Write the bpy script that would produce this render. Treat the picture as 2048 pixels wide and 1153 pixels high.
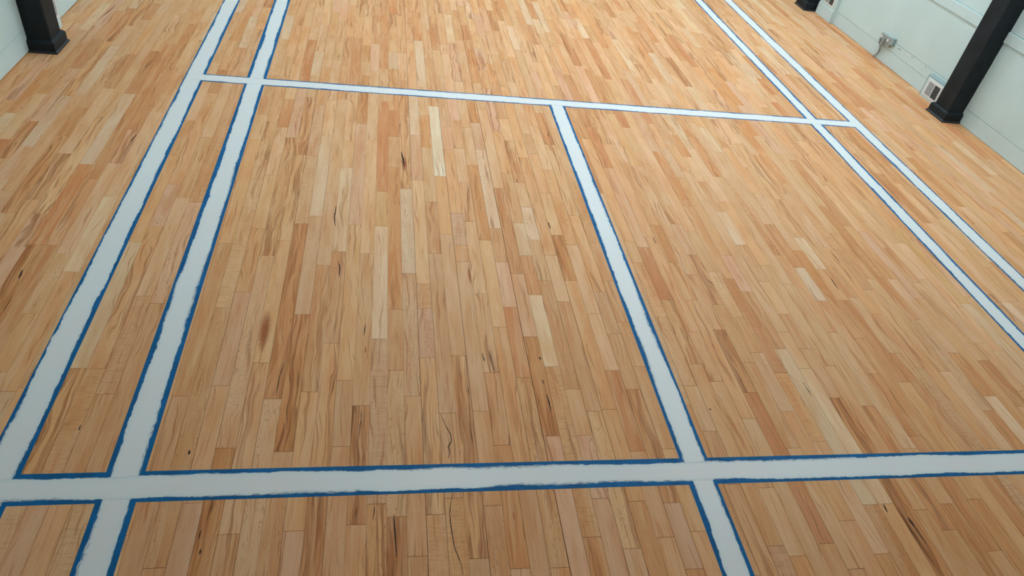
import bpy, bmesh, math, random
from mathutils import Vector, Matrix, noise

for o in list(bpy.data.objects):
    bpy.data.objects.remove(o, do_unlink=True)
scene = bpy.context.scene
COL = scene.collection

# ------------------------------------------------------------------ camera
CAM_H = 2.72
YAW, PITCH, ROLL = (math.radians(a) for a in (-13.91, 39.185, 10.162))
FPX = 1427.5
_f = Vector((-math.sin(YAW) * math.cos(PITCH), math.cos(YAW) * math.cos(PITCH), -math.sin(PITCH)))
_r = Vector((math.cos(YAW), math.sin(YAW), 0))
_u = _r.cross(_f)
RIGHT = math.cos(ROLL) * _r + math.sin(ROLL) * _u
UP = -math.sin(ROLL) * _r + math.cos(ROLL) * _u
FWD = _f
cam_data = bpy.data.cameras.new('camera')
cam = bpy.data.objects.new('camera', cam_data)
COL.objects.link(cam)
cam.matrix_world = Matrix(((RIGHT.x, UP.x, -FWD.x, 0), (RIGHT.y, UP.y, -FWD.y, 0),
                           (RIGHT.z, UP.z, -FWD.z, CAM_H), (0, 0, 0, 1)))
cam_data.sensor_width = 36.0
cam_data.lens = 36.0 * FPX / 2048.0
cam_data.clip_start = 0.05
scene.camera = cam

# ------------------------------------------------------------------ light and exposure
vs = scene.view_settings
vs.view_transform = 'Standard'
vs.look = 'None'
vs.exposure = 0.0
vs.gamma = 1.0
vs.use_curve_mapping = False
world = bpy.data.worlds.new('world')
scene.world = world
world.use_nodes = True
bg = world.node_tree.nodes['Background']
bg.inputs[0].default_value = (0.75, 0.85, 1.0, 1)
bg.inputs[1].default_value = 0.6
ADDED_LAMP_STRENGTH = 82.0
ADDED_LAMP_COLOR = (0.87, 1.01, 1.11, 1)


def ground(px, py):
    d = RIGHT * (px - 1024) - UP * (py - 576.5) + FWD * FPX
    t = -CAM_H / d.z
    return d.x * t, d.y * t


def project(x, y, z=0.0):
    v = Vector((x, y, z - CAM_H))
    w = v.dot(FWD)
    if w < 0.2:
        return None
    return 1024 + FPX * v.dot(RIGHT) / w, 576.5 - FPX * v.dot(UP) / w


# ------------------------------------------------------------------ node helpers
def new_mat(name):
    m = bpy.data.materials.new(name)
    m.use_nodes = True
    nt = m.node_tree
    for n in list(nt.nodes):
        nt.nodes.remove(n)
    out = nt.nodes.new('ShaderNodeOutputMaterial')
    b = nt.nodes.new('ShaderNodeBsdfPrincipled')
    nt.links.new(b.outputs[0], out.inputs[0])
    return m, nt, b, out


class N:
    """small wrapper to write node graphs as expressions"""
    def __init__(self, nt):
        self.nt = nt

    def new(self, t, **kw):
        n = self.nt.nodes.new(t)
        for k, v in kw.items():
            setattr(n, k, v)
        return n

    def put(self, sock, v):
        if isinstance(v, bpy.types.NodeSocket):
            self.nt.links.new(v, sock)
        elif v is not None:
            sock.default_value = v

    def math(self, op, a, b=None, c=None, clamp=False):
        n = self.new('ShaderNodeMath', operation=op, use_clamp=clamp)
        self.put(n.inputs[0], a)
        self.put(n.inputs[1], b)
        self.put(n.inputs[2], c)
        return n.outputs[0]

    def vmath(self, op, a, b=None):
        n = self.new('ShaderNodeVectorMath', operation=op)
        self.put(n.inputs[0], a)
        self.put(n.inputs[1], b)
        return n.outputs[0]

    def noise(self, vec, scale, detail=2, rough=0.5, dist=0.0, out=0):
        n = self.new('ShaderNodeTexNoise')
        self.put(n.inputs['Vector'], vec)
        self.put(n.inputs['Scale'], scale)
        n.inputs['Detail'].default_value = detail
        n.inputs['Roughness'].default_value = rough
        n.inputs['Distortion'].default_value = dist
        return n.outputs[out]

    def ramp(self, v, lo, hi, a=0.0, b=1.0):
        n = self.new('ShaderNodeMapRange', interpolation_type='SMOOTHSTEP')
        self.put(n.inputs['Value'], v)
        self.put(n.inputs['From Min'], lo)
        self.put(n.inputs['From Max'], hi)
        self.put(n.inputs['To Min'], a)
        self.put(n.inputs['To Max'], b)
        return n.outputs[0]

    def mix(self, f, a, b, mode='MIX'):
        n = self.new('ShaderNodeMix', data_type='RGBA', blend_type=mode)
        self.put(n.inputs[0], f)
        self.put(n.inputs[6], a)
        self.put(n.inputs[7], b)
        return n.outputs[2]

    def attr(self, name):
        return self.new('ShaderNodeAttribute', attribute_name=name)

    def sep(self, v):
        n = self.new('ShaderNodeSeparateXYZ')
        self.put(n.inputs[0], v)
        return n.outputs

    def comb(self, x, y, z):
        n = self.new('ShaderNodeCombineXYZ')
        for i, v in enumerate((x, y, z)):
            self.put(n.inputs[i], v)
        return n.outputs[0]

    def bump(self, h, strength, dist):
        n = self.new('ShaderNodeBump')
        self.put(n.inputs['Height'], h)
        n.inputs['Strength'].default_value = strength
        n.inputs['Distance'].default_value = dist
        return n.outputs[0]


# ------------------------------------------------------------------ materials
def make_wood():
    m, nt, b, out = new_mat('maple_boards')
    g = N(nt)
    pos = g.new('ShaderNodeNewGeometry').outputs['Position']
    tone = g.attr('tone')
    par = g.sep(g.attr('par').outputs['Vector'])      # seed, figure, cathedral
    kn = g.sep(g.attr('knot').outputs['Vector'])
    streak = tone.outputs['Alpha']
    seed, fig, cath = par[0], par[1], par[2]
    off = g.comb(g.math('MULTIPLY', seed, 13.7), g.math('MULTIPLY', seed, 37.1), g.math('MULTIPLY', seed, 5.3))
    p = g.vmath('ADD', pos, off)
    # broad tone drift in a board
    drift = g.noise(g.vmath('MULTIPLY', p, (14, 2.2, 1)), 1.0, 2, 0.5, 0.4)
    c = g.mix(g.ramp(drift, 0.35, 0.7), tone.outputs['Color'], g.mix(1.0, tone.outputs['Color'], (0.93, 0.81, 0.70, 1), 'MULTIPLY'))
    # pale sapwood on one side of a board
    sap = g.noise(g.vmath('MULTIPLY', p, (22, 1.1, 1)), 1.0, 1, 0.4, 0.8)
    c = g.mix(g.math('MULTIPLY', g.ramp(sap, 0.56, 0.60), 0.30), c, (0.80, 0.52, 0.30, 1))
    # fine grain
    grain = g.noise(g.vmath('MULTIPLY', p, (330, 7, 1)), 1.0, 3, 0.6, 0.3)
    c = g.mix(0.30, c, g.mix(1.0, c, g.comb(grain, grain, grain), 'OVERLAY'))
    # short dark pores
    pore = g.noise(g.vmath('MULTIPLY', p, (420, 22, 1)), 1.0, 1, 0.5)
    c = g.mix(g.math('MULTIPLY', g.ramp(pore, 0.64, 0.76), 0.20), c, (0.22, 0.115, 0.05, 1))
    # mineral streaks, wandering along the board: brown heartwood flames with dark lines in them
    warp = g.noise(g.vmath('MULTIPLY', p, (9, 2.6, 1)), 1.0, 2, 0.5, 0.0, 1)
    ps = g.vmath('ADD', p, g.vmath('MULTIPLY', g.vmath('SUBTRACT', warp, (0.5, 0.5, 0.5)), (0.085, 0.0, 0)))
    s1 = g.noise(g.vmath('MULTIPLY', ps, (30, 1.25, 1)), 1.0, 2, 0.55)
    lines = g.noise(g.vmath('MULTIPLY', ps, (230, 3.0, 1)), 1.0, 2, 0.6)
    thr = g.math('SUBTRACT', 0.665, g.math('MULTIPLY', streak, 0.20))
    heart = g.ramp(s1, thr, g.math('ADD', thr, 0.09))
    amt = g.math('MULTIPLY', heart, g.ramp(lines, 0.32, 0.66, 0.30, 1.0))
    c = g.mix(g.math('MULTIPLY', amt, g.math('MULTIPLY_ADD', streak, 0.38, 0.48)), c, (0.38, 0.135, 0.042, 1))
    s2 = g.noise(g.vmath('MULTIPLY', g.vmath('ADD', ps, (3.1, 7.7, 0)), (105, 3.6, 1)), 1.0, 3, 0.6)
    fl = g.noise(g.vmath('MULTIPLY', g.vmath('ADD', ps, (9.3, 2.1, 0)), (85, 1.9, 1)), 1.0, 2, 0.6)
    thr3 = g.math('SUBTRACT', 0.645, g.math('MULTIPLY', streak, 0.12))
    c = g.mix(g.math('MULTIPLY', g.ramp(fl, thr3, g.math('ADD', thr3, 0.07)), 0.62), c, (0.47, 0.175, 0.052, 1))
    c = g.mix(g.ramp(lines, 0.50, 0.72, 0.0, 0.26), c, g.mix(1.0, c, (0.68, 0.46, 0.33, 1), 'MULTIPLY'))
    thr2 = g.math('SUBTRACT', g.math('SUBTRACT', 0.78, g.math('MULTIPLY', streak, 0.155)), g.math('MULTIPLY', heart, 0.07))
    m2 = g.ramp(s2, thr2, g.math('ADD', thr2, 0.08))
    c = g.mix(g.math('MULTIPLY', m2, 0.72), c, (0.10, 0.042, 0.015, 1))
    # cathedral figure: thin nested arches
    wv = g.new('ShaderNodeTexWave', wave_type='BANDS', bands_direction='X', wave_profile='SAW')
    pw = g.vmath('ADD', p, g.vmath('MULTIPLY', g.vmath('SUBTRACT', g.noise(g.vmath('MULTIPLY', p, (16, 3.4, 1)), 1.0, 2, 0.5, 0.0, 1), (0.5, 0.5, 0.5)), (0.22, 0, 0)))
    g.put(wv.inputs['Vector'], pw)
    wv.inputs['Scale'].default_value = 22
    wv.inputs['Distortion'].default_value = 1.6
    wv.inputs['Detail'].default_value = 2
    wv.inputs['Detail Scale'].default_value = 3
    arch = g.ramp(wv.outputs['Fac'], 0.80, 0.98)
    c = g.mix(g.math('MULTIPLY', arch, g.math('MULTIPLY', cath, 0.45)), c, (0.27, 0.13, 0.055, 1))
    # curly figure across the board
    curl = g.noise(g.vmath('MULTIPLY', p, (16, 95, 1)), 1.0, 2, 0.55, 0.6)
    c = g.mix(g.math('MULTIPLY', fig, g.ramp(curl, 0.45, 0.7, 0.0, 0.5)), c, g.mix(1.0, c, (0.70, 0.58, 0.48, 1), 'MULTIPLY'))
    # knot
    xyz = g.sep(pos)
    wob = g.math('MULTIPLY', g.math('SUBTRACT', g.noise(pos, 60, 2), 0.5), 0.35)
    dx = g.math('DIVIDE', g.math('SUBTRACT', xyz[0], kn[0]), g.math('MULTIPLY', kn[2], 0.17))
    dy = g.math('DIVIDE', g.math('SUBTRACT', xyz[1], kn[1]), kn[2])
    d = g.math('ADD', g.math('SQRT', g.math('ADD', g.math('MULTIPLY', dx, dx), g.math('MULTIPLY', dy, dy))), wob)
    c = g.mix(g.ramp(d, 0.25, 1.0, 0.92, 0.0), c, (0.36, 0.105, 0.030, 1))
    g.put(b.inputs['Base Color'], c)
    g.put(b.inputs['Roughness'], g.math('MULTIPLY_ADD', grain, 0.14, 0.46))
    b.inputs['Specular IOR Level'].default_value = 0.14
    g.put(b.inputs['Normal'], g.bump(grain, 0.12, 0.001))
    return m


def make_plain(name, col, rough=0.5, nscale=6.0, var=0.08, bump=0.0, bscale=60.0, spec=0.35):
    m, nt, b, out = new_mat(name)
    g = N(nt)
    pos = g.new('ShaderNodeNewGeometry').outputs['Position']
    n = g.noise(pos, nscale, 3, 0.55)
    lo = tuple(c * (1 - var) for c in col) + (1,)
    hi = tuple(min(1, c * (1 + var)) for c in col) + (1,)
    g.put(b.inputs['Base Color'], g.mix(g.ramp(n, 0.3, 0.7), lo, hi))
    b.inputs['Roughness'].default_value = rough
    b.inputs['Specular IOR Level'].default_value = spec
    if bump:
        g.put(b.inputs['Normal'], g.bump(g.noise(pos, bscale, 3, 0.6), bump, 0.002))
    return m


def make_paint():
    """thick white brush paint; worn thin and streaky at the brushed edge"""
    m, nt, b, out = new_mat('white_line_paint')
    g = N(nt)
    pos = g.new('ShaderNodeNewGeometry').outputs['Position']
    e = g.attr('edge').outputs['Vector']      # x: distance in from the edge (m), y: along, z: dry-brush width (m)
    ex = g.sep(e)
    n = g.noise(pos, 3.0, 2, 0.5)
    brush = g.noise(g.comb(g.math('MULTIPLY', ex[0], 500), g.math('MULTIPLY', ex[1], 9), ex[2]), 1.0, 3, 0.6)
    col = g.mix(g.ramp(n, 0.35, 0.7), (0.79, 0.84, 0.85, 1), (0.81, 0.83, 0.83, 1))
    col = g.mix(g.math('MULTIPLY', g.ramp(brush, 0.5, 0.75), 0.12), col, (0.70, 0.77, 0.79, 1))
    thin = g.ramp(ex[0], 0.0, 0.028, 0.32, 0.0)
    col = g.mix(thin, col, (0.55, 0.74, 0.80, 1))
    g.put(b.inputs['Base Color'], col)
    b.inputs['Roughness'].default_value = 0.42
    b.inputs['Specular IOR Level'].default_value = 0.3
    # dry brush: broken bristle streaks in the last millimetres
    f = g.math('DIVIDE', ex[0], ex[2])
    st = g.noise(g.comb(g.math('MULTIPLY', ex[0], 900), g.math('MULTIPLY', ex[1], 26), 0.0), 1.0, 2, 0.6)
    cover = g.ramp(g.math('SUBTRACT', g.math('ADD', f, 0.52), g.math('MULTIPLY_ADD', st, 2.4, -0.55)), -0.10, 0.16)
    tr = g.new('ShaderNodeBsdfTransparent')
    mx = g.new('ShaderNodeMixShader')
    nt.links.new(cover, mx.inputs[0])
    nt.links.new(tr.outputs[0], mx.inputs[1])
    nt.links.new(b.outputs[0], mx.inputs[2])
    nt.links.new(mx.outputs[0], out.inputs[0])
    return m


def make_emit(name, col, strength):
    m, nt, b, out = new_mat(name)
    b.inputs['Base Color'].default_value = (0.8, 0.8, 0.8, 1)
    b.inputs['Emission Color'].default_value = col
    b.inputs['Emission Strength'].default_value = strength
    return m


def make_scuffed():
    m, nt, b, out = new_mat('scuffed_black_paint')
    g = N(nt)
    pos = g.new('ShaderNodeNewGeometry').outputs['Position']
    n = g.noise(g.vmath('MULTIPLY', pos, (1, 1, 2)), 70, 3, 0.65)
    g.put(b.inputs['Base Color'], g.mix(g.ramp(n, 0.64, 0.69, 0.0, 0.75), (0.011, 0.0165, 0.022, 1), (0.42, 0.42, 0.40, 1)))
    b.inputs['Roughness'].default_value = 0.5
    return m


M = {
    'wood': make_wood(),
    'subfloor': make_plain('dark_gap', (0.012, 0.006, 0.003), 0.9),
    'tape': make_plain('blue_masking_tape', (0.003, 0.12, 0.32), 0.6, 9.0, 0.14, 0.15, 500, 0.15),
    'paint': make_paint(),
    'mint': make_plain('mint_wall_paint', (0.60, 0.76, 0.765), 0.42, 2.0, 0.03, 0.08, 40),
    'mint_trim': make_plain('mint_gloss_trim', (0.61, 0.77, 0.785), 0.35, 3.0, 0.03, 0.06, 40),
    'black': make_plain('black_post_paint', (0.011, 0.0165, 0.022), 0.55, 7.0, 0.25, 0.35, 30, 0.22),
    'white_plastic': make_plain('white_vent_frame', (0.82, 0.84, 0.83), 0.4, 20, 0.05),
    'grey_mesh': make_plain('grey_vent_mesh', (0.42, 0.43, 0.44), 0.5, 60, 0.15),
    'dark_mesh': make_plain('dark_vent_mesh', (0.075, 0.08, 0.085), 0.6, 60, 0.3),
    'steel': make_plain('brushed_steel', (0.34, 0.36, 0.345), 0.35, 40, 0.15),
    'junction': make_plain('grey_mint_steel', (0.30, 0.40, 0.41), 0.5, 40, 0.12),
    'cable': make_plain('grey_cable', (0.15, 0.18, 0.18), 0.5, 30, 0.1),
    'scuffed': make_scuffed(),
    'crack': make_plain('dark_crack', (0.028, 0.014, 0.008), 0.8, 80, 0.3),
    'seam': make_plain('edge_shadow_and_chip', (0.16, 0.20, 0.20), 0.8, 30, 0.2),  # shadow strip on the vent box, dark paint chips on the wall
    'ceiling': make_plain('white_ceiling', (0.75, 0.75, 0.73), 0.7),
    'backwall': make_plain('warm_bounce_brown', (0.27, 0.15, 0.06), 0.8, 4, 0.2),  # brown given to the unseen end wall to bounce warm light
    'lamp': make_emit('added_lamp_diffuser', ADDED_LAMP_COLOR, ADDED_LAMP_STRENGTH),
}


# ------------------------------------------------------------------ mesh helpers
def box_bm(bm, x0, x1, y0, y1, z0, z1):
    v = [bm.verts.new(p) for p in ((x0, y0, z0), (x1, y0, z0), (x1, y1, z0), (x0, y1, z0),
                                   (x0, y0, z1), (x1, y0, z1), (x1, y1, z1), (x0, y1, z1))]
    for f in ((3, 2, 1, 0), (4, 5, 6, 7), (0, 1, 5, 4), (1, 2, 6, 5), (2, 3, 7, 6), (3, 0, 4, 7)):
        bm.faces.new([v[i] for i in f])
    return v


def link(name, me, mat, parent=None):
    o = bpy.data.objects.new(name, me)
    if mat:
        me.materials.append(M[mat])
    COL.objects.link(o)
    if parent:
        o.parent = parent
        o.matrix_parent_inverse = parent.matrix_basis.inverted()
    return o


def finish(name, bm, mat, parent=None, bevel=0.0, seg=2, smooth=False):
    if bevel:
        bmesh.ops.bevel(bm, geom=list(bm.edges), offset=bevel, segments=seg, affect='EDGES', profile=0.6)
    me = bpy.data.meshes.new(name)
    bm.to_mesh(me)
    bm.free()
    if smooth:
        for p in me.polygons:
            p.use_smooth = True
    return link(name, me, mat, parent)


def box(name, b, mat, parent=None, bevel=0.0, seg=2):
    bm = bmesh.new()
    box_bm(bm, *b)
    return finish(name, bm, mat, parent, bevel, seg)


def tube(name, pts, r, mat, parent=None, sides=8):
    bm = bmesh.new()
    rings = []
    pts = [Vector(p) for p in pts]
    for i, p in enumerate(pts):
        t = (pts[min(i + 1, len(pts) - 1)] - pts[max(i - 1, 0)]).normalized()
        a = t.orthogonal().normalized() if i == 0 else (prev - t * prev.dot(t)).normalized()
        prev = a
        bb = t.cross(a)
        rings.append([bm.verts.new(p + r * (math.cos(2 * math.pi * k / sides) * a + math.sin(2 * math.pi * k / sides) * bb)) for k in range(sides)])
    for i in range(len(rings) - 1):
        for k in range(sides):
            bm.faces.new((rings[i][k], rings[i][(k + 1) % sides], rings[i + 1][(k + 1) % sides], rings[i + 1][k]))
    bm.faces.new(rings[0][::-1])
    bm.faces.new(rings[-1])
    bmesh.ops.recalc_face_normals(bm, faces=bm.faces)
    return finish(name, bm, mat, parent, smooth=True)


def empty(name, loc):
    o = bpy.data.objects.new(name, None)
    COL.objects.link(o)
    o.location = loc
    o.empty_display_size = 0.1
    return o


def tag(o, label, cat=None, group=None, kind=None):
    o['label'] = label
    if cat:
        o['category'] = cat
    if group:
        o['group'] = group
    if kind:
        o['kind'] = kind
    return o


# ------------------------------------------------------------------ room shell
XR, XL = 5.853, -2.796           # faces of the two skirtings
WR, WL = XR + 0.015, XL - 0.015  # faces of the two walls
Y0, Y1, ZC = -1.2, 14.0, 4.3

floor = box('floor', (WL - 0.1, WR + 0.1, Y0, Y1, -0.08, -0.006), 'subfloor')
tag(floor, 'sanded maple strip floor of the hall with unfilled seams', 'floor', kind='structure')
wr = box('wall_right', (WR, WR + 0.2, Y0, Y1, -0.08, ZC), 'mint')
tag(wr, 'mint green painted wall carrying the power socket', 'wall', kind='structure')
wl = box('wall_left', (WL - 0.2, WL, Y0, Y1, -0.08, ZC), 'mint')
tag(wl, 'mint green painted wall opposite the power socket', 'wall', kind='structure')
wf = box('wall_far', (WL - 0.2, WR + 0.2, Y1, Y1 + 0.2, -0.08, ZC), 'mint')
tag(wf, 'mint green end wall of the hall', 'wall', kind='structure')
wb = box('wall_back', (WL - 0.2, WR + 0.2, Y0 - 0.2, Y0, -0.08, ZC), 'backwall')
tag(wb, 'unseen end wall of the hall, coloured brown to warm the light', 'wall', kind='structure')
ce = box('ceiling', (WL - 0.2, WR + 0.2, Y0 - 0.2, Y1 + 0.2, ZC, ZC + 0.15), 'ceiling')
tag(ce, 'plain white ceiling of the hall', 'ceiling', kind='structure')


def profile_run(name, prof, x_dir, xw, y0, y1, mat, parent=None, inv=False):
    """extrude a wall moulding profile (depth, z) along Y; x_dir points into the room"""
    bm = bmesh.new()
    ends = []
    for y in (y0, y1):
        ends.append([bm.verts.new((xw + x_dir * d, y, z)) for d, z in prof])
    n = len(prof)
    for i in range(n):
        bm.faces.new((ends[0][i], ends[0][(i + 1) % n], ends[1][(i + 1) % n], ends[1][i]))
    bm.faces.new(ends[0])
    bm.faces.new(ends[1][::-1])
    bmesh.ops.recalc_face_normals(bm, faces=bm.faces)
    return finish(name, bm, mat, parent)


SKIRT = [(0, 0.004), (0.015, 0.004), (0.015, 0.1555), (0.0145, 0.156), (0, 0.156)]
SKIRT_L = [(0, 0.012), (0.015, 0.012), (0.015, 0.1725), (0.0145, 0.173), (0, 0.173)]
RAIL = [(0, 0.838), (0.024, 0.838), (0.027, 0.842), (0.027, 0.938), (0.024, 0.943), (0, 0.943)]
POSTS_R = (6.023, 9.27)
POST_L = 6.058
tag(profile_run('baseboard_right', SKIRT, -1, WR, Y0, Y1, 'mint_trim'), 'mint painted skirting board along the socket wall', 'skirting', kind='structure')
tag(profile_run('baseboard_left', SKIRT_L, 1, WL, Y0, Y1, 'mint_trim'), 'mint painted skirting board along the wall opposite the socket', 'skirting', kind='structure')
tag(profile_run('trim_1', RAIL, -1, WR, Y0, Y1, 'mint_trim'), 'mint painted dado rail on the socket wall', 'rail', kind='structure')
tag(profile_run('trim_2', RAIL, 1, WL, Y0, Y1, 'mint_trim'), 'mint painted dado rail on the wall opposite the socket', 'rail', kind='structure')

# wall boarding: sheets that stop short of the skirting and the rail, so a dark groove is left between them
def sheet(parent, side, y0, y1, z0, z1):
    xw = WR if side > 0 else WL
    xa, xb = sorted((xw, xw - side * 0.0145))
    box('wall_panel', (xa, xb, y0, y1, z0, z1), 'mint', parent)


for ya, yb in ((Y0, 2.76), (2.765, 6.1), (6.25, 9.3), (9.5, Y1)):
    if ya == 6.25:
        sheet(wr, 1, ya, 7.5, 0.1595, 0.2665)
        sheet(wr, 1, ya, yb, 0.2695, 0.8345)
        sheet(wr, 1, 7.5, yb, 0.1595, 0.2697)
    else:
        sheet(wr, 1, ya, yb, 0.1595, 0.8345)
    sheet(wr, 1, ya, yb, 0.9465, ZC - 0.01)
for ya, yb in ((Y0, 2.76), (2.765, 6.1), (6.25, 9.3), (9.5, Y1)):
    sheet(wl, -1, ya, yb, 0.1765, 0.8345)
    sheet(wl, -1, ya, yb, 0.9465, 1.7)

# added ceiling lamps, out of view: placed to set the brightness of the hall
for i, (x, y) in enumerate([(xx, yy) for yy in (4.85, 8.0, 11.1) for xx in (0.8, 4.4)]):
    l = empty('added_ceiling_lamp', (x, y, ZC))
    tag(l, 'added long white ceiling lamp with opal diffuser, out of view', 'lamp', 'added ceiling lamps over the court')
    box('housing', (x - 0.09, x + 0.09, y - 0.65, y + 0.65, ZC - 0.06, ZC), 'white_plastic', l, 0.008)
    box('diffuser', (x - 0.075, x + 0.075, y - 0.62, y + 0.62, ZC - 0.095, ZC - 0.055), 'lamp', l, 0.01)

# ------------------------------------------------------------------ floorboards
PITCH_X, SEAM0 = 0.0830865, -0.1030911
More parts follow.
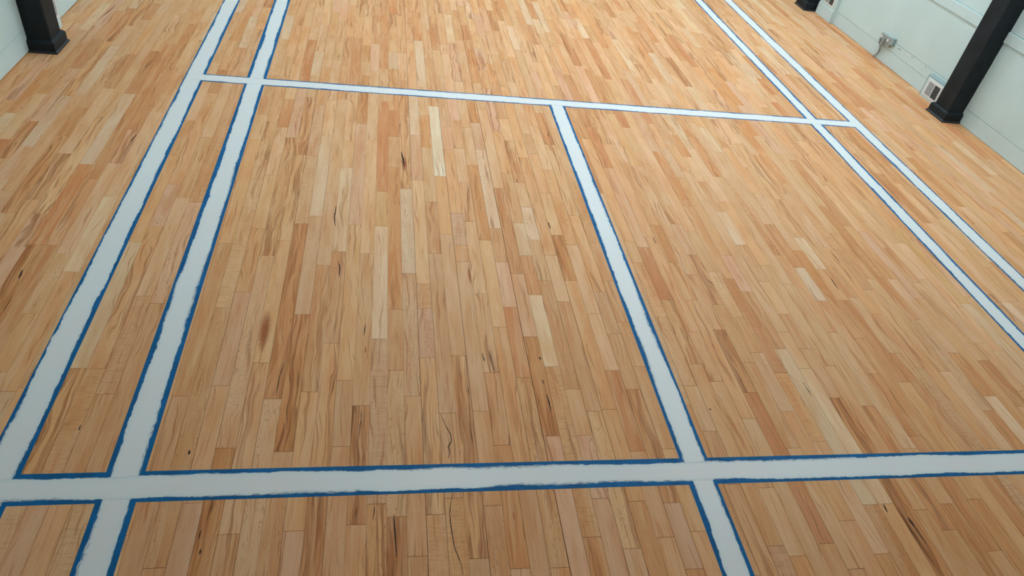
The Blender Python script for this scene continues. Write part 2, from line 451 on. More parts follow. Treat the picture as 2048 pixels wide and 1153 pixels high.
# joints read off the boards: tile origin, scale, then x,y[,tone of the board towards the camera]
TILES = [
 (200, 860, .25, '1005,148,d2;1470,175,lc;1925,135,m0;740,588,g0;1030,838,m2;425,1110,m0;1560,812,g0',
  '1005,60,lc;1470,70,d3;1925,60,l0;250,900,m1;430,850,m0;820,900,d2;1190,900,m2c;1340,900,m0c;1720,800,d2;1880,900,m0c;650,200,g0;480,200,m1;1130,200,l1;1280,200,lc;1600,100,m1;1760,100,m1'),
 (660, 860, .25, '1380,125,lc;1770,50,p0;2010,45,gc;375,595,m2c;850,680,mf;700,1015,m0;1190,1032,l0;1525,1112,l0;1830,1105,m0',
  '230,60,d3;380,60,lf;530,150,l1c;680,150,m1;820,100,l2;940,150,m1;1090,150,g2;1250,150,m0;1380,60,d2;1500,150,m1;1650,150,m1;1900,100,mf1;200,800,m1;530,800,d2;1010,800,mf;1320,800,m0c;1620,800,m0;1930,700,g1;60,800,m0;1190,900,g0;1525,900,d1;1830,1000,m1c'),
 (1040, 860, .25, '950,172,m0;1190,155,l0;1520,12,m2;650,550,g1;940,573,d1;1230,585,g0;575,860,d2;1170,862,m1;1415,815,m0;1400,1115,d0;1730,437,m1;1970,465,l0',
  '780,700,lc;700,130,lc;820,130,m1;1080,120,d2;1620,150,m1;1950,100,d1;575,700,mf2;1230,540,d2'),
 (1536, 860, .25, '410,95,l0;205,148,l0;1185,52,l0;1135,150,m0;1800,150,l0;945,593,m0;1225,642,m0;1440,593,m2;1645,557,d1;1445,803,m0;640,727,m0;465,912,m0;220,1012,m0;910,993,d1;700,1115,m0;1820,970,m0',
  '945,500,p0;1225,500,d2;1440,500,l0;1445,700,d2;465,850,r2;1000,450,d2;1150,740,d3;1300,1000,d3;1820,900,d1;220,800,l0'),
 (0, 620, .25, '630,468,m2;1445,690,m2;1770,608,m1;165,627,m0',
  '700,600,mf2;900,400,mf2;1000,700,m1;900,900,m1;150,200,m0;60,300,m1;250,300,m1;1600,700,m1;1640,300,mc;1840,250,g0;1900,400,m2c'),
 (320, 620, .25, '810,425,l1;900,713,mc;1145,37,r2;990,1135,m0;1190,657,m1;1380,268,r1;1485,565,m0;1610,768,d3;1765,232,lf;1890,485,m2;2000,692,m0;1445,1095,m0',
  '640,700,lc;1640,300,l1;1250,900,m1;1750,900,lf;900,600,d2;840,170,l1'),
 (780, 620, .25, '305,387,l2;465,828,r1;560,368,m2;730,812,m0;825,503,d2;885,138,m1;1130,217,m2;1070,543,m1;1300,455,lf;1465,635,m0;1290,1008,p0;1630,33,l0;1795,193,m1;1780,485,r1;1945,637,m2;1750,797,m1;1985,455,m0;1850,100,m0',
  '305,250,gc;430,600,l1;700,600,l0;1450,250,lc;1600,500,m0;620,650,m2;1070,400,r1;1290,800,d2;1300,400,p0'),
 (1240, 620, .25, '335,58,m0;590,178,m0;790,160,d2;600,435,m1;565,610,l0;780,573,m1;715,970,m2;1045,663,r1;1040,870,m1;1035,422,m0;1095,342,l0;940,55,p0;1320,33,m0;1300,178,l0;1285,313,p0;1480,470,m2;1290,505,mf;1490,312,m0;1340,815,m0;1590,1055,l0;1670,450,m0;1740,705,m2;1690,182,l0;1930,232,m0;2020,513,d2;1985,770,lf',
  '600,300,m2c;790,100,m1;1280,250,m2;1930,150,d1'),
 (1536, 620, .25, '870,33,m0;1015,350,d1;1205,467,lf;1075,580,m1;1415,493,l0;1480,347,d2;1715,405,d1;1780,690,p0;1775,808,d1;1830,328,l0;2020,773,m0', ''),
 (0, 360, .25, '35,80,l0;35,162,g0;320,273,g2;140,535,g0;420,523,m1;565,735,m1;1480,142,l0;1255,372,mf;1255,990,m0;1800,508,m0;1945,898,g0;1780,1025,mc',
  '450,200,r1;350,600,d1;130,780,d3;1100,600,m1;700,300,l0'),
 (400, 360, .25, '480,388,m1;530,605,l2c;675,487,lc;810,350,l1;935,290,l0;1060,107,l0;990,683,m2;1125,573,m1;1245,360,l1;1350,590,l0;1465,93,y0;1460,373,p0;1570,1037,m1;1660,72,pc;1680,750,lc;1800,832,mf;1810,1028,g0;1840,175,m2;1890,590,l2;1970,437,l0',
  '1560,500,d1;810,200,lf;200,300,m1;300,400,lf;1125,450,p1'),
 (800, 360, .25, '455,265,gf;490,525,m0;505,655,m1;570,335,l1;765,388,m0;690,483,l0;820,657,g0;940,752,g0;885,1020,r0;650,913,l2;955,345,p0;1010,607,d1;1010,218,pc;990,22,l0;1085,482,m1;1085,920,m1;1165,805,m0;1210,605,l0;1255,443,m2;1365,807,m0;1305,975,lf;1385,287,m1;1375,522,l0;1180,108,l0;1550,507,m0;1600,897,l0;1665,810,m1;515,20,m2;1940,540,r1;1900,663,mf;1790,490,m0;2030,458,m1',
  '570,150,m2;765,200,pc;1165,700,l1;1320,700,d2'),
 (1180, 360, .25, '615,960,m2c;655,663,m1;815,963,m1;815,600,m2;805,760,d1;980,737,lf;1030,998,m0;1180,1098,m0;570,1098,mc;925,165,m0;895,10,m1;1055,257,p0;1215,520,m0;1375,683,l0;1395,815,l0;1560,1075,m0;1580,832,l0;1515,603,m0;1675,703,p0;1845,715,m1;1850,967,m1;1665,460,p0;1665,567,d1;1895,540,m1;1950,428,m2;1570,113,l0;1525,158,m1;1090,175,m0;2000,963,l0;810,415,l0;690,355,g0;640,210,m1;740,210,m0;1430,355,m0', '1600,650,d1'),
 (1536, 360, .25, '765,338,m1;775,265,l0;1275,347,l0;1065,507,l0;955,548,m1;820,793,l0;1180,825,l0;1200,952,m0;1520,1020,l0;1550,215,l0;1900,418,d0;1550,563,m0;1770,700,m0;1350,310,l0;860,1075,m0;800,883,m1;600,963,l0',
  '1180,250,d1;1300,650,y0'),
 (0, 160, .20508, '975,28,m0;410,132,l0;770,143,l1;810,273,d0;1015,357,l2;1395,145,d1;630,548,l1;330,402,d2;270,650,m1;650,718,m2;850,823,r1;1130,813,l0;1310,487,g2;1530,312,l0;1710,743,m0;60,578,r1;50,765,m0;50,1080,l0',
  '1850,650,m1;1950,700,m1;1300,400,d1;350,850,d2;100,1000,m0;250,700,g0;850,700,p0;1120,160,l0;1850,300,l0'),
 (440, 160, .20508, '480,165,d0;430,343,l0;355,582,m0;425,778,m0;690,188,d0;620,463,l1;510,930,l0;710,563,m2;800,730,l2;900,170,m2;990,245,gf;910,743,lf;1055,548,p0;1190,190,l0;1100,1107,l0;1250,853,m2;1270,595,l0;1390,430,g0;1490,590,l0;1600,212,r0;1590,1090,y0;1710,855,m1;1800,357,m2;1950,980,l0;1705,553,m0;2000,345,d0',
  '690,100,l0;1800,800,m2;1055,300,l1;1600,700,r0'),
 (780, 160, .20508, '370,345,d0;430,258,w0;505,940,m0;370,657,l0;555,458,g0;580,682,m1;640,397,m1;680,668,l0;720,1000,m1;745,465,l0;815,833,d1;845,420,g0;890,680,lc;1045,503,m1;1135,383,l0;1170,595,m1;1130,910,m1;1345,527,lf;1400,722,m0;1400,450,l0;1305,760,m1;1470,325,d2;1560,632,l1;1590,472,l0;1275,1003,l0;685,20,l0;1190,22,l0;1120,68,m0;925,290,l0', '820,300,d2;430,600,w0'),
 (1130, 190, .20508, '470,187,m1;420,712,g1;415,480,m0;230,315,d1;235,430,m0;700,697,l1;590,318,l0;740,417,l0;900,555,g0;1050,390,d1;1250,525,l0;1235,410,d1;1170,603,l0;1345,318,p0;1340,845,m0;1150,805,m0;1500,555,l0;1510,800,l0;1370,475,l0;1170,1020,d1;1370,1033,l0;1230,268,l0;1690,278,d0;1710,375,l0;1850,585,m2;1870,395,l0;1580,1042,m0', '1080,900,d1;330,550,r1;570,400,y0'),
 (1480, 190, .20508, '515,635,d0;450,968,l0;400,1020,l0;1070,70,d1;1240,232,l0;1680,615,d0;600,455,l0;170,400,l0;1000,740,m1', ''),
 (680, 0, .333, '105,228,d0;475,245,p0;690,62,m0;770,238,d1;1010,155,p0;1040,345,m1;1060,300,l0;430,260,m0;1215,270,l0;715,492,l0;1250,490,l0;1370,450,d1;1490,420,d0;1590,475,l0;45,400,d1;145,375,l0;155,455,d1;560,300,l0', '470,150,d1;225,200,m1'),
]
KNOTS = [(320 + 838 * .25, 620 + 170 * .25, 0.20), (800 + 560 * .25, 360 + 760 * .25, 0.11), (320 + 1645 * .25, 620 + 320 * .25, 0.035),
         (660 + 1470 * .25, 860 + 690 * .25, 0.03), (1240 + 745 * .25, 620 + 290 * .25, 0.03), (440 + 1800 * .205, 160 + 820 * .205, 0.14),
         (780 + 1240 * .205, 160 + 985 * .205, 0.05), (780 + 1570 * .25, 620 + 280 * .25, 0.012), (260, 160 + 150 * .205, 0.02)]
# linear albedo of the board tones
TONE = {'w': (0.88, 0.765, 0.585), 'p': (0.825, 0.58, 0.362), 'l': (0.795, 0.483, 0.258), 'y': (0.785, 0.468, 0.218),
        'm': (0.772, 0.430, 0.208), 'd': (0.705, 0.352, 0.152), 'r': (0.70, 0.320, 0.138), 'g': (0.785, 0.462, 0.275)}


def row_of(x):
    return math.floor((x - SEAM0) / PITCH_X)


joints, spots = {}, {}
for ox, oy, s, js, ss in TILES:
    for src, dst in ((js, joints), (ss, spots)):
        for ent in src.split(';'):
            if not ent:
                continue
            a = ent.split(',')
            x, y = ground(ox + float(a[0]) * s, oy + float(a[1]) * s)
            dst.setdefault(row_of(x), []).append((y, a[2]))
knots = {}
for px, py, r in KNOTS:
    x, y = ground(px, py)
    knots.setdefault(row_of(x), []).append((x, y, r))

rng = random.Random(11)
ROW0, ROW1 = row_of(WL + 0.02), row_of(WR - 0.02)
seam_gap = {}
for n in range(ROW0, ROW1 + 2):
    seam_gap[n] = rng.choice((0.5, 0.7, 0.8, 1.0, 1.2, 1.5)) * 0.001
for px, py, wdt in ((680 + 1335 * .334, 768 + 900 * .334, 2.6), (680 + 880 * .334, 768 + 850 * .334, 1.9), (680 + 520 * .334, 768 + 900 * .334, 1.9),
                    (1040 + 1210 * .25, 860 + 800 * .25, 1.7), (200 + 580 * .25, 860 + 900 * .25, 1.7), (780 + 1550 * .25, 620 + 230 * .25, 1.7),
                    (1240 + 660 * .25, 620 + 700 * .25, 1.7)):
    x, y = ground(px, py)
    seam_gap[round((x - SEAM0) / PITCH_X)] = wdt * 0.001


def pick_tone():
    t = rng.choices('plmgdr', (0.07, 0.36, 0.35, 0.09, 0.09, 0.04))[0]
    return t + rng.choice('000112') + rng.choice(('', '', '', 'c', 'f'))


boards = []
for n in range(ROW0, ROW1 + 1):
    known = sorted(joints.get(n, []), key=lambda a: a[0])
    merged = []
    for y, c in known:
        if merged and y - merged[-1][0] < 0.05:
            continue
        merged.append((y, c))
    cuts = {}
    for y, c in merged:
        cuts[y] = c
    ys = [Y0 - rng.uniform(0, 0.6)] + [y for y, _ in merged] + [Y1 + rng.uniform(0.0, 0.5)]
    full = [ys[0]]
    for a, b_ in zip(ys, ys[1:]):
        if b_ - a > 1.55:
            y = a
            while b_ - y > 1.35:
                y += rng.uniform(0.38, 1.05)
                if b_ - y > 0.25:
                    full.append(y)
        full.append(b_)
    for a, b_ in zip(full, full[1:]):
        code = cuts.get(b_)
        for y, c in spots.get(n, []):
            if a < y < b_:
                code = c
        if code is None:
            code = pick_tone()
        boards.append((n, max(a, Y0), min(b_, Y1), code))

GAP_END = 0.00065


def board_geo(n, a, b_, code):
    """vertices, faces and the values the wood material reads"""
    t = TONE[code[0]]
    j = rng.uniform(0.94, 1.06)
    warm = rng.uniform(0.95, 1.05)
    streak = 0.0
    for ch in code[1:]:
        if ch in '0123':
            streak = (0.12, 0.42, 0.75, 1.0)[int(ch)]
    if code[1:2] not in tuple('0123'):
        streak = 0.25
    fig = 0.75 if 'f' in code else rng.choice((0.0, 0.0, 0.05, 0.12))
    cath = 0.9 if 'c' in code else rng.choice((0.0, 0.0, 0.12, 0.3))
    tone = (t[0] * j, t[1] * j, t[2] * j * warm, streak)
    par = (rng.uniform(0, 40), fig, cath)
    k = (0, -50, 1)
    for kx, ky, kr in knots.get(n, []):
        if a < ky < b_:
            k = (kx, ky, kr)
    xa = max(SEAM0 + n * PITCH_X + seam_gap[n] / 2, WL + 0.002)
    xb = min(SEAM0 + (n + 1) * PITCH_X - seam_gap[n + 1] / 2, WR - 0.002)
    ya, yb = a + GAP_END, b_ - GAP_END
    zt = -rng.uniform(0, 0.00018)
    c = 0.0005
    v = []
    for z, e in ((-0.012, 0.0), (zt - 0.0006, 0.0), (zt, c)):
        v += [(xa + e, ya + e, z), (xb - e, ya + e, z), (xb - e, yb - e, z), (xa + e, yb - e, z)]
    f = [(8, 9, 10, 11)]
    for lo in (0, 4):
        for i in range(4):
            f.append((lo + i, lo + (i + 1) % 4, lo + 4 + (i + 1) % 4, lo + 4 + i))
    return v, f, tone, par, k


def write_boards(name, items):
    V, F, T, P, K = [], [], [], [], []
    for v, f, t, p, k in items:
        o = len(V)
        V += v
        F += [tuple(i + o for i in q) for q in f]
        T += list(t) * len(v)
        P += list(p) * len(v)
        K += list(k) * len(v)
    me = bpy.data.meshes.new(name)
    me.from_pydata(V, [], F)
    me.attributes.new('tone', 'FLOAT_COLOR', 'POINT').data.foreach_set('color', T)
    me.attributes.new('par', 'FLOAT_VECTOR', 'POINT').data.foreach_set('vector', P)
    me.attributes.new('knot', 'FLOAT_VECTOR', 'POINT').data.foreach_set('vector', K)
    return me


def seen_area(n, a, b_):
    x0 = SEAM0 + n * PITCH_X
    tot = 0.0
    steps = max(2, int((b_ - a) / 0.12))
    for i in range(steps):
        y = a + (b_ - a) * (i + 0.5) / steps
        if y < 0.4:
            continue
        q = project(x0 + PITCH_X / 2, y)
        if not q or not (0 <= q[0] <= 2048 and 0 <= q[1] <= 1153):
            continue
        dy = (b_ - a) / steps
        p0, p1, p2 = project(x0, y - dy / 2), project(x0 + PITCH_X, y - dy / 2), project(x0, y + dy / 2)
        if p0 and p1 and p2:
            tot += abs((p1[0] - p0[0]) * (p2[1] - p0[1]) - (p1[1] - p0[1]) * (p2[0] - p0[0]))
    return tot


ranked = sorted(((seen_area(n, a, b_), i) for i, (n, a, b_, c) in enumerate(boards)), reverse=True)
single = {i for _, i in ranked[:300]}
rest = []
for i, bd in enumerate(boards):
    geo = board_geo(*bd)
    if i in single:
        link('floorboard', write_boards('floorboard', [geo]), 'wood', floor)
    else:
        rest.append(geo)
ro = link('floorboards', write_boards('floorboards', rest), 'wood', floor)
ro['kind'] = 'stuff'

# open cracks and black mineral splits in single boards (drawn from pixel tracks onto the floor)
CRACKS = [
 (780, 620, .25, ((405, 835), (440, 920), (485, 1000), (492, 1050), (465, 1100), (476, 1150), (468, 1190)), 5.0),
 (660, 860, .25, ((985, 505), (962, 600), (958, 690), (972, 790), (1000, 960), (1050, 1080), (1066, 1160)), 4.0),
 (780, 620, .25, ((738, 350), (748, 380), (758, 415)), 6.0), (780, 620, .25, ((1252, 680), (1272, 740), (1290, 820)), 7.0),
 (780, 620, .25, ((1195, 378), (1205, 400)), 9.0), (780, 620, .25, ((1220, 560), (1230, 600)), 5.0),
 (200, 860, .25, ((718, 165), (708, 200)), 9.0), (200, 860, .25, ((806, 955), (798, 1000)), 5.0), (200, 860, .25, ((808, 800), (790, 880)), 4.0),
 (1536, 860, .25, ((922, 598), (936, 625), (955, 662)), 8.0), (1536, 860, .25, ((1118, 705), (1145, 740), (1170, 775)), 9.0),
 (0, 0, .1474, ((1360, 245), (1470, 160), (1568, 72)), 8.0), (0, 160, .20508, ((455, 325), (570, 175), (690, 20)), 4.0),
 (1536, 360, .25, ((498, 782), (530, 830), (565, 880)), 8.0), (1536, 360, .25, ((490, 560), (535, 610), (575, 668)), 5.0),
 (1536, 360, .25, ((605, 712), (640, 765), (685, 830)), 4.0), (800, 360, .25, ((1185, 340), (1205, 392)), 8.0),
 (400, 360, .25, ((1105, 650), (1118, 700), (1112, 775)), 7.0), (400, 360, .25, ((1088, 212), (1075, 300), (1082, 370)), 8.0),
 (660, 860, .25, ((512, 680), (520, 830), (530, 1020)), 6.0), (660, 860, .25, ((358, 600), (345, 720)), 4.0),
 (1240, 620, .25, ((715, 790), (728, 805)), 9.0), (1240, 620, .25, ((1465, 580), (1500, 640), (1540, 700)), 5.0),
 (0, 620, .25, ((648, 920), (630, 965)), 6.0), (0, 360, .25, ((180, 720), (150, 790)), 9.0), (0, 160, .20508, ((1330, 530), (1270, 610)), 9.0),
 (1480, 190, .20508, ((240, 440), (300, 510)), 7.0), (320, 620, .25, ((1645, 110), (1630, 210)), 5.0),
 (320, 620, .25, ((1610, 790), (1606, 900), (1580, 1080)), 3.5), (320, 620, .25, ((990, 430), (955, 540), (930, 690)), 5.0),
 (1180, 360, .25, ((505, 462), (530, 510)), 7.0), (780, 160, .20508, ((110, 700), (140, 840)), 12.0),
]
for ox, oy, s, pts, wid in CRACKS:
    P = [Vector(ground(ox + a * s, oy + b_ * s)) for a, b_ in pts]
    # refine
    Q = []
    for a, b_ in zip(P, P[1:]):
        for k in range(6):
            Q.append(a.lerp(b_, k / 6))
    Q.append(P[-1])
    bm = bmesh.new()
    prev = None
    for i, q in enumerate(Q):
        u = i / (len(Q) - 1)
        t = (Q[min(i + 1, len(Q) - 1)] - Q[max(i - 1, 0)]).normalized()
        nrm = Vector((-t.y, t.x))
        w = wid * 0.0005 * (0.35 + 0.65 * math.sin(math.pi * min(max(u, 0.04), 0.96))) * (1 + 0.5 * noise.noise((q.x * 60, q.y * 40, 3)))
        q = q + nrm * 0.002 * noise.noise((q.x * 25, q.y * 25, 9))
        cur = [bm.verts.new((q.x + nrm.x * w, q.y + nrm.y * w, 0.00012)), bm.verts.new((q.x - nrm.x * w, q.y - nrm.y * w, 0.00012))]
        if prev:
            bm.faces.new((prev[0], prev[1], cur[1], cur[0]))
        prev = cur
    bmesh.ops.recalc_face_normals(bm, faces=bm.faces)
    ck = finish('crack', bm, 'crack', floor)
    ck['label'] = 'dark open crack in a floorboard'

# ------------------------------------------------------------------ court lines: blue tape below, white paint on top
H = CAM_H
LX = {k: (a * H, b_ * H) for k, a, b_ in (('L1', -.5778, -.5230), ('L2', -.4042, -.3478), ('C', .5393, .5927), ('R2', 1.4822, 1.5313), ('R1', 1.6557, 1.7050))}
LY = {k: (a * H, b_ * H) for k, a, b_ in (('H2', .6708, .7263), ('H1', 2.1184, 2.1692))}
LY['H3'] = (LY['H2'][0] - 0.74, LY['H2'][1] - 0.74)
LY['H0'] = (LY['H1'][0] + 3.96, LY['H1'][1] + 3.96)
LINE_TEXT = {'L1': 'outer sideline farther from the socket wall', 'L2': 'inner sideline farther from the socket wall', 'C': 'centre line',
             'R2': 'inner sideline nearer the socket wall', 'R1': 'outer sideline nearer the socket wall'}
TAPE_W = 0.050


def tape(name_label, x0, x1, y0, y1):
    lift = 0.0 if (y1 - y0) > (x1 - x0) else 0.00012
    """a thin strip of tape with hand-torn ends"""
    along_y = (y1 - y0) > (x1 - x0)
    bm = bmesh.new()
    n = 24
    top, bot = [], []
    for i in range(n + 1):
        u = i / n
        for lst, z in ((top, 0.00022 + lift), (bot, 0.00008 + lift)):
            if along_y:
                y = y0 + (y1 - y0) * u
                w = 0.0008 * noise.noise((x0 * 9, y * 3, 1))
                lst.append((bm.verts.new((x0 + w, y, z)), bm.verts.new((x1 + w, y, z))))
            else:
                x = x0 + (x1 - x0) * u
                w = 0.0008 * noise.noise((x * 3, y0 * 9, 1))
                lst.append((bm.verts.new((x, y1 + w, z)), bm.verts.new((x, y0 + w, z))))
    for i in range(n):
        bm.faces.new((top[i][0], top[i][1], top[i + 1][1], top[i + 1][0]))
        for s in (0, 1):
            bm.faces.new((top[i][s], top[i + 1][s], bot[i + 1][s], bot[i][s]))
    for i in (0, n):
        bm.faces.new((top[i][0], top[i][1], bot[i][1], bot[i][0]))
    bmesh.ops.recalc_face_normals(bm, faces=bm.faces)
    o = finish('masking_tape', bm, 'tape')
    tag(o, name_label, 'tape', 'blue masking tape along the court lines')
    return o


# wood fields framed by tape: (line on low-x side, line on high-x side, line on low-y side, line on high-y side, words)
FIELDS = [
    ('L1', 'L2', 'H1', None, 'blank-wall narrow lane past the T junction'),
    ('L2', 'R2', 'H1', None, 'wide field with no centre line'),
    ('R2', 'R1', 'H1', None, 'socket-wall narrow lane past the T junction'),
    ('L1', 'L2', 'H2', 'H1', 'long closed lane nearer the blank wall'),
    ('L2', 'C', 'H2', 'H1', 'large box nearer the blank wall'),
    ('C', 'R2', 'H2', 'H1', 'large box nearer the socket wall'),
    ('R2', 'R1', 'H2', 'H1', 'long closed lane nearer the socket wall'),
    ('L1', 'L2', 'H3', 'H2', 'small end box nearer the blank wall'),
    ('L2', 'C', 'H3', 'H2', 'shallow wide end box nearer the blank wall'),
    ('C', 'R2', 'H3', 'H2', 'shallow wide end box nearer the socket wall'),
    ('R2', 'R1', 'H3', 'H2', 'small end box nearer the socket wall'),
]
Y_END = 12.6
for a, b_, c, d, words in FIELDS:
    x0, x1 = LX[a][1], LX[b_][0]
    y0 = LY[c][1]
    y1 = LY[d][0] if d else LY['H0'][0]
    t = TAPE_W
    tape('blue tape on %s edge of %s' % ('centre line' if a == 'C' else 'blank-wall', words), x0 - t, x0, y0 - 0.028, y1 + 0.028)
    tape('blue tape on %s edge of %s' % ('centre line' if b_ == 'C' else 'socket-wall', words), x1, x1 + t, y0 - 0.028, y1 + 0.028)
    if c != 'H3':
        cross = {'H1': 'T-junction cross line', 'H2': 'other cross line'}[c]
        tape('blue tape on %s edge of %s' % (cross, words), x0 - 0.028, x1 + 0.028, y0 - t, y0)
    if d:
        cross = {'H1': 'T-junction cross line', 'H2': 'other cross line'}[d]
        tape('blue tape on %s edge of %s' % (cross, words), x0 - 0.028, x1 + 0.028, y1, y1 + t)
tape('long unbroken blue tape outside the outer sideline farther from the socket wall', LX['L1'][0], LX['L1'][0] + TAPE_W, LY['H3'][0], Y_END)
tape('long unbroken blue tape outside the outer sideline nearer the socket wall', LX['R1'][1] - TAPE_W, LX['R1'][1], LY['H3'][0], Y_END)
tape('blue tape outside the back line of the court', LX['L1'][0], LX['R1'][1], LY['H3'][0], LY['H3'][0] + TAPE_W)


def smooth_noise(v, s):
    return noise.noise((v, s * 17.3, s * 3.1))


def paint_line(label, axis, lo, hi, s0, s1, vis_lo, vis_hi, z, seed):
    """a brushed white band over the tape: ragged long edges that leave vis metres of tape bare"""
    bm = bmesh.new()
    lay = bm.verts.layers.float_vector.new('edge')
    step = 0.006
    n = int((s1 - s0) / step)
    prev = None
    for i in range(n + 1):
        s = s0 + (s1 - s0) * i / n
        row = []
        edges = []
        for k, vis in ((0, vis_lo), (1, vis_hi)):
            q = seed + k * 5.7
            r = vis * (1 + 0.45 * smooth_noise(s * 2.3, q)) + 0.0050 * smooth_noise(s * 8, q + 1) + 0.0020 * smooth_noise(s * 29, q + 2) + 0.0017 * smooth_noise(s * 85, q + 3)
            # brush strokes start and stop: small steps
            st = smooth_noise(s * 5.1, q + 4)
            r += 0.0035 if st > 0.28 else 0.0
            r = max(r, 0.0012)
            dry = 0.011 + 0.040 * max(0.0, smooth_noise(s * 1.7, q + 6) - 0.05) + 0.002 * smooth_noise(s * 12, q + 7)
            edges.append((r, max(dry, 0.003)))
        a, b_ = lo + edges[0][0], hi - edges[1][0]
        mid = (a + b_) / 2
        ins = 0.03
        for pos, e, dry in ((a, 0.0, edges[0][1]), (a + ins, ins, edges[0][1]), (mid, mid - a, 0.004), (b_ - ins, ins, edges[1][1]), (b_, 0.0, edges[1][1])):
            v = bm.verts.new((pos, s, z) if axis == 'Y' else (s, pos, z))
            v[lay] = (e, s + seed, dry)
            row.append(v)
        if prev:
            for j in range(4):
                f = (prev[j], prev[j + 1], row[j + 1], row[j])
                bm.faces.new(f if axis == 'Y' else f[::-1])
        prev = row
    o = finish('painted_line', bm, 'paint')
    tag(o, label, 'painted line', 'white painted court lines')
    return o


back = LY['H3'][0] + 0.02
paint_line('white painted ' + LINE_TEXT['L1'], 'Y', *LX['L1'], back, Y_END, .010, .018, .00050, 1.0)
paint_line('white painted ' + LINE_TEXT['L2'], 'Y', *LX['L2'], back, Y_END, .020, .020, .00050, 2.0)
paint_line('white painted centre line ending at the T-junction cross line', 'Y', *LX['C'], back, sum(LY['H1']) / 2, .019, .016, .00050, 3.0)
paint_line('white painted ' + LINE_TEXT['R2'], 'Y', *LX['R2'], back, Y_END, .014, .015, .00050, 4.0)
paint_line('white painted ' + LINE_TEXT['R1'], 'Y', *LX['R1'], back, Y_END, .012, .011, .00050, 5.0)
cl, cr = sum(LX['L1']) / 2, sum(LX['R1']) / 2
paint_line('white painted cross line where the centre line stops in a T junction', 'X', *LY['H1'], cl, cr, .012, .013, .00065, 6.0)
paint_line('white painted cross line that the centre line runs straight through', 'X', *LY['H2'], cl, cr, .018, .020, .00065, 7.0)
paint_line('white painted back line of the court', 'X', *LY['H3'], cl, cr, .012, .012, .00065, 8.0)

# ------------------------------------------------------------------ posts
def post(side, y0, label):
    """half post standing against a wall: rough timber shaft on a moulded plinth"""
    xw = WR if side > 0 else WL
    root = empty('post', (xw - side * 0.1, y0 + 0.15, 0))
    tag(root, label, 'post', 'black posts along the walls')
    depth_s, depth_p = 0.190, 0.222
    # shaft
    bm = bmesh.new()
    ya, yb = y0 + 0.035, y0 + 0.262
    nz = 60
    rings = []
    for i in range(nz + 1):
        z = 0.05 + (ZC - 0.05) * i / nz
        ring = []
        c = 0.010
        for (d, y) in ((0.001, ya), (depth_s - c, ya), (depth_s, ya + c), (depth_s, yb - c), (depth_s - c, yb), (0.001, yb)):
            w = 0.0035 * noise.noise((d * 30 + y0, y * 30, z * 4.5)) + 0.002 * noise.noise((d * 60, y * 60 + y0, z * 14))
            dd = d + (w if d > 0.01 else 0)
            yy = y + (w if y < (ya + yb) / 2 else -w)
            ring.append(bm.verts.new((xw - side * dd, yy, z)))
        rings.append(ring)
    for i in range(nz):
        for k in range(5):
            bm.faces.new((rings[i][k], rings[i][k + 1], rings[i + 1][k + 1], rings[i + 1][k]))
    bm.faces.new(rings[0])
    bm.faces.new(rings[-1])
    bmesh.ops.recalc_face_normals(bm, faces=bm.faces)
    finish('shaft', bm, 'black', root)

    def skirt(name, prof, mat='black'):
        # moulding wrapped around three sides, mitred corners
        bm = bmesh.new()
        loops = []
        for e, z in prof:       # e: outward offset from the shaft face
            loops.append([bm.verts.new((xw - side * d, y, z)) for d, y in
                          ((0.001, ya - e), (depth_s + e, ya - e), (depth_s + e, yb + e), (0.001, yb + e))])
        for i in range(len(prof) - 1):
            for k in range(3):
                bm.faces.new((loops[i][k], loops[i][k + 1], loops[i + 1][k + 1], loops[i + 1][k]))
        bmesh.ops.recalc_face_normals(bm, faces=bm.faces)
        return finish(name, bm, mat, root)

    skirt('plinth', [(0.024, 0.0), (0.024, 0.078), (0.021, 0.088), (0.012, 0.098), (0.004, 0.103), (-0.006, 0.104)])
    skirt('plinth_bead', [(0.036, 0.0), (0.036, 0.006), (0.033, 0.014), (0.027, 0.019), (0.022, 0.021)], 'scuffed')
    return root


post(1, POSTS_R[0], 'black post on the socket wall beside the low white vent')
post(1, POSTS_R[1], 'black post on the socket wall beside the mint pilaster')
post(-1, POST_L, 'black post on the wall opposite the socket')


# ------------------------------------------------------------------ vents and wall fittings
def vent(parent, side, xf, y0, y1, z0, z1, two=True):
    """framed wall vent with louvred panels, standing proud of face xf"""
    s = side
    fr = 0.024

    def slab(name, d0, d1, ya, yb, za, zb, mat, par, bev=0.0):
        xa, xb = sorted((xf - s * d0, xf - s * d1))
        return box(name, (xa, xb, ya, yb, za, zb), mat, par, bev)
    frame = slab('vent_frame', 0.0, 0.006, y0, y1, z0, z1, 'white_plastic', parent, 0.0015)
    mid = (y0 + y1) / 2
    parts = ((mid + 0.008, y1 - fr, 'grey_mesh'), (y0 + fr, mid - 0.008, 'dark_mesh')) if two else ((y0 + fr, y1 - fr, 'dark_mesh'),)
    for ya, yb, mat in parts:
        g = slab('grille', 0.005, 0.0075, ya, yb, z0 + fr, z1 - fr, mat, parent)
        n = 9
        for k in range(n):
            z = z0 + fr + (z1 - z0 - 2 * fr) * (k + 0.5) / n
            slab('louvre', 0.0075, 0.0105, ya, yb, z - 0.003, z + 0.003, mat, g)
    return frame


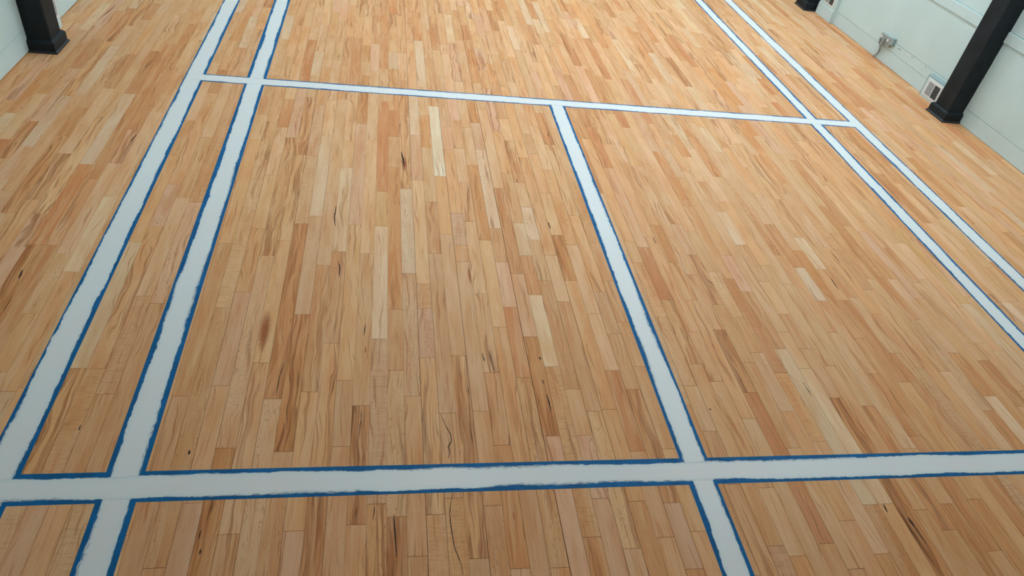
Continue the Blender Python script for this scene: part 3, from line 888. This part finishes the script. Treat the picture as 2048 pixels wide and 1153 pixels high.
vb = empty('vent_box', (WR, 6.53, 0))
tag(vb, 'low mint boxed vent with white frame on the floor beside the post', 'vent')
bm = bmesh.new()
xf = 5.812
pts = [(WR, 0.0), (xf, 0.0), (xf, 0.222), (WR, 0.240)]
e0 = [bm.verts.new((x, 6.335, z)) for x, z in pts]
e1 = [bm.verts.new((x, 6.703, z)) for x, z in pts]
for i in range(4):
    bm.faces.new((e0[i], e0[(i + 1) % 4], e1[(i + 1) % 4], e1[i]))
bm.faces.new(e0)
bm.faces.new(e1)
bmesh.ops.recalc_face_normals(bm, faces=bm.faces)
finish('casing', bm, 'mint_trim', vb, 0.002)
bm = bmesh.new()
lid = [(WR, 0.2405), (xf - 0.003, 0.2225), (xf - 0.003, 0.2285), (WR, 0.2465)]
e0 = [bm.verts.new((x, 6.335, z)) for x, z in lid]
e1 = [bm.verts.new((x, 6.706, z)) for x, z in lid]
for i in range(4):
    bm.faces.new((e0[i], e0[(i + 1) % 4], e1[(i + 1) % 4], e1[i]))
bm.faces.new(e0)
bm.faces.new(e1)
bmesh.ops.recalc_face_normals(bm, faces=bm.faces)
finish('lid', bm, 'junction', vb)  # top slab in a darker grey mint than the casing
box('edge_shadow_strip', (xf - 0.0015, WR, 6.7035, 6.7075, 0.0, 0.222), 'seam', vb)  # dark strip standing in for the shadow line at the casing edge
vent(vb, 1, xf, 6.425, 6.665, 0.024, 0.206)

pl = empty('pilaster', (WR, 9.0, 0))
tag(pl, 'mint boxed pilaster with a small vent beside the post', 'pilaster')
box('casing', (5.806, WR, 8.838, 9.235, 0.0, 2.6), 'mint', pl, 0.002)
box('skirting', (5.798, 5.806, 8.838, 9.235, 0.003, 0.15), 'mint_trim', pl, 0.001)
vent(pl, 1, 5.806, 8.895, 9.14, 0.175, 0.36)

pl2 = empty('pilaster', (WL, 6.5, 0))
tag(pl2, 'mint boxed pilaster behind the post on the wall opposite the socket', 'pilaster')
box('casing', (WL, -2.735, 6.36, 6.65, 0.0, 2.6), 'mint', pl2, 0.002)
vent(pl2, -1, -2.735, 6.40, 6.628, 0.095, 0.30)

WRS = WR
WR = WR - 0.0145
sk = empty('power_socket', (WR, 7.62, 0.195))
tag(sk, 'grey metal double power socket on the mint wall', 'socket')
box('back_box', (WR - 0.030, WR, 7.545, 7.765, 0.195, 0.290), 'steel', sk, 0.004)
box('face_plate', (WR - 0.034, WR - 0.030, 7.548, 7.762, 0.198, 0.287), 'steel', sk, 0.001)
for yy in (7.600, 7.735):
    box('rocker_switch', (WR - 0.039, WR - 0.034, yy - 0.014, yy + 0.014, 0.238, 0.270), 'white_plastic', sk, 0.002)
for yy in (7.600, 7.715):
    for dy, dz in ((-0.011, 0.0), (0.011, 0.0), (0, 0.02)):
        box('socket_hole', (WR - 0.0345, WR - 0.0338, yy + dy - 0.0035, yy + dy + 0.0035, 0.212 + dz - 0.003, 0.212 + dz + 0.003), 'crack', sk)
box('junction_box', (WR - 0.038, WR, 7.495, 7.545, 0.225, 0.308), 'junction', sk, 0.005)

for k, (yy, lab) in enumerate(((7.655, 'grey plug with cable in the socket, cable bending to the floor'), (7.69, 'grey flat plug with thin cable beside the rocker switch in the socket'))):
    pg = empty('power_plug', (WR - 0.05, yy, 0.18))
    tag(pg, lab, 'plug', 'plugs in the wall socket')
    box('plug_body', (WR - 0.066, WR - 0.0345, yy - 0.016, yy + 0.016, 0.180, 0.262 - 0.02 * k), 'cable' if k else 'steel', pg, 0.006)
    pts = []
    for i in range(13):
        u = i / 12
        pts.append((WR - 0.052 + 0.03 * math.sin(u * 2.2), yy + 0.055 * u * u - 0.02 * math.sin(u * math.pi) * k, 0.182 - 0.180 * u))
    tube('cable', pts, 0.0042, 'cable', pg)

WR = WRS
# flaked paint along the panel seam between socket and vent box
for yy, zz, a, b_ in ((7.40, 0.236, .030, .004), (7.37, 0.243, .006, .010), (7.20, 0.245, .040, .006), (7.13, 0.246, .008, .007), (6.86, 0.246, .012, .004), (7.02, 0.238, .016, .003)):
    bm = bmesh.new()
    ring = [bm.verts.new((WR - 0.0150, yy + a * math.cos(t * 0.7) * (1 + 0.3 * noise.noise((t, yy * 9, 1))), zz + b_ * math.sin(t * 0.7) * (1 + 0.5 * noise.noise((t, yy * 9, 5))))) for t in range(9)]
    bm.faces.new(ring)
    finish('paint_chip', bm, 'seam' if b_ in (.007, .010, .004) else 'white_plastic', wr)
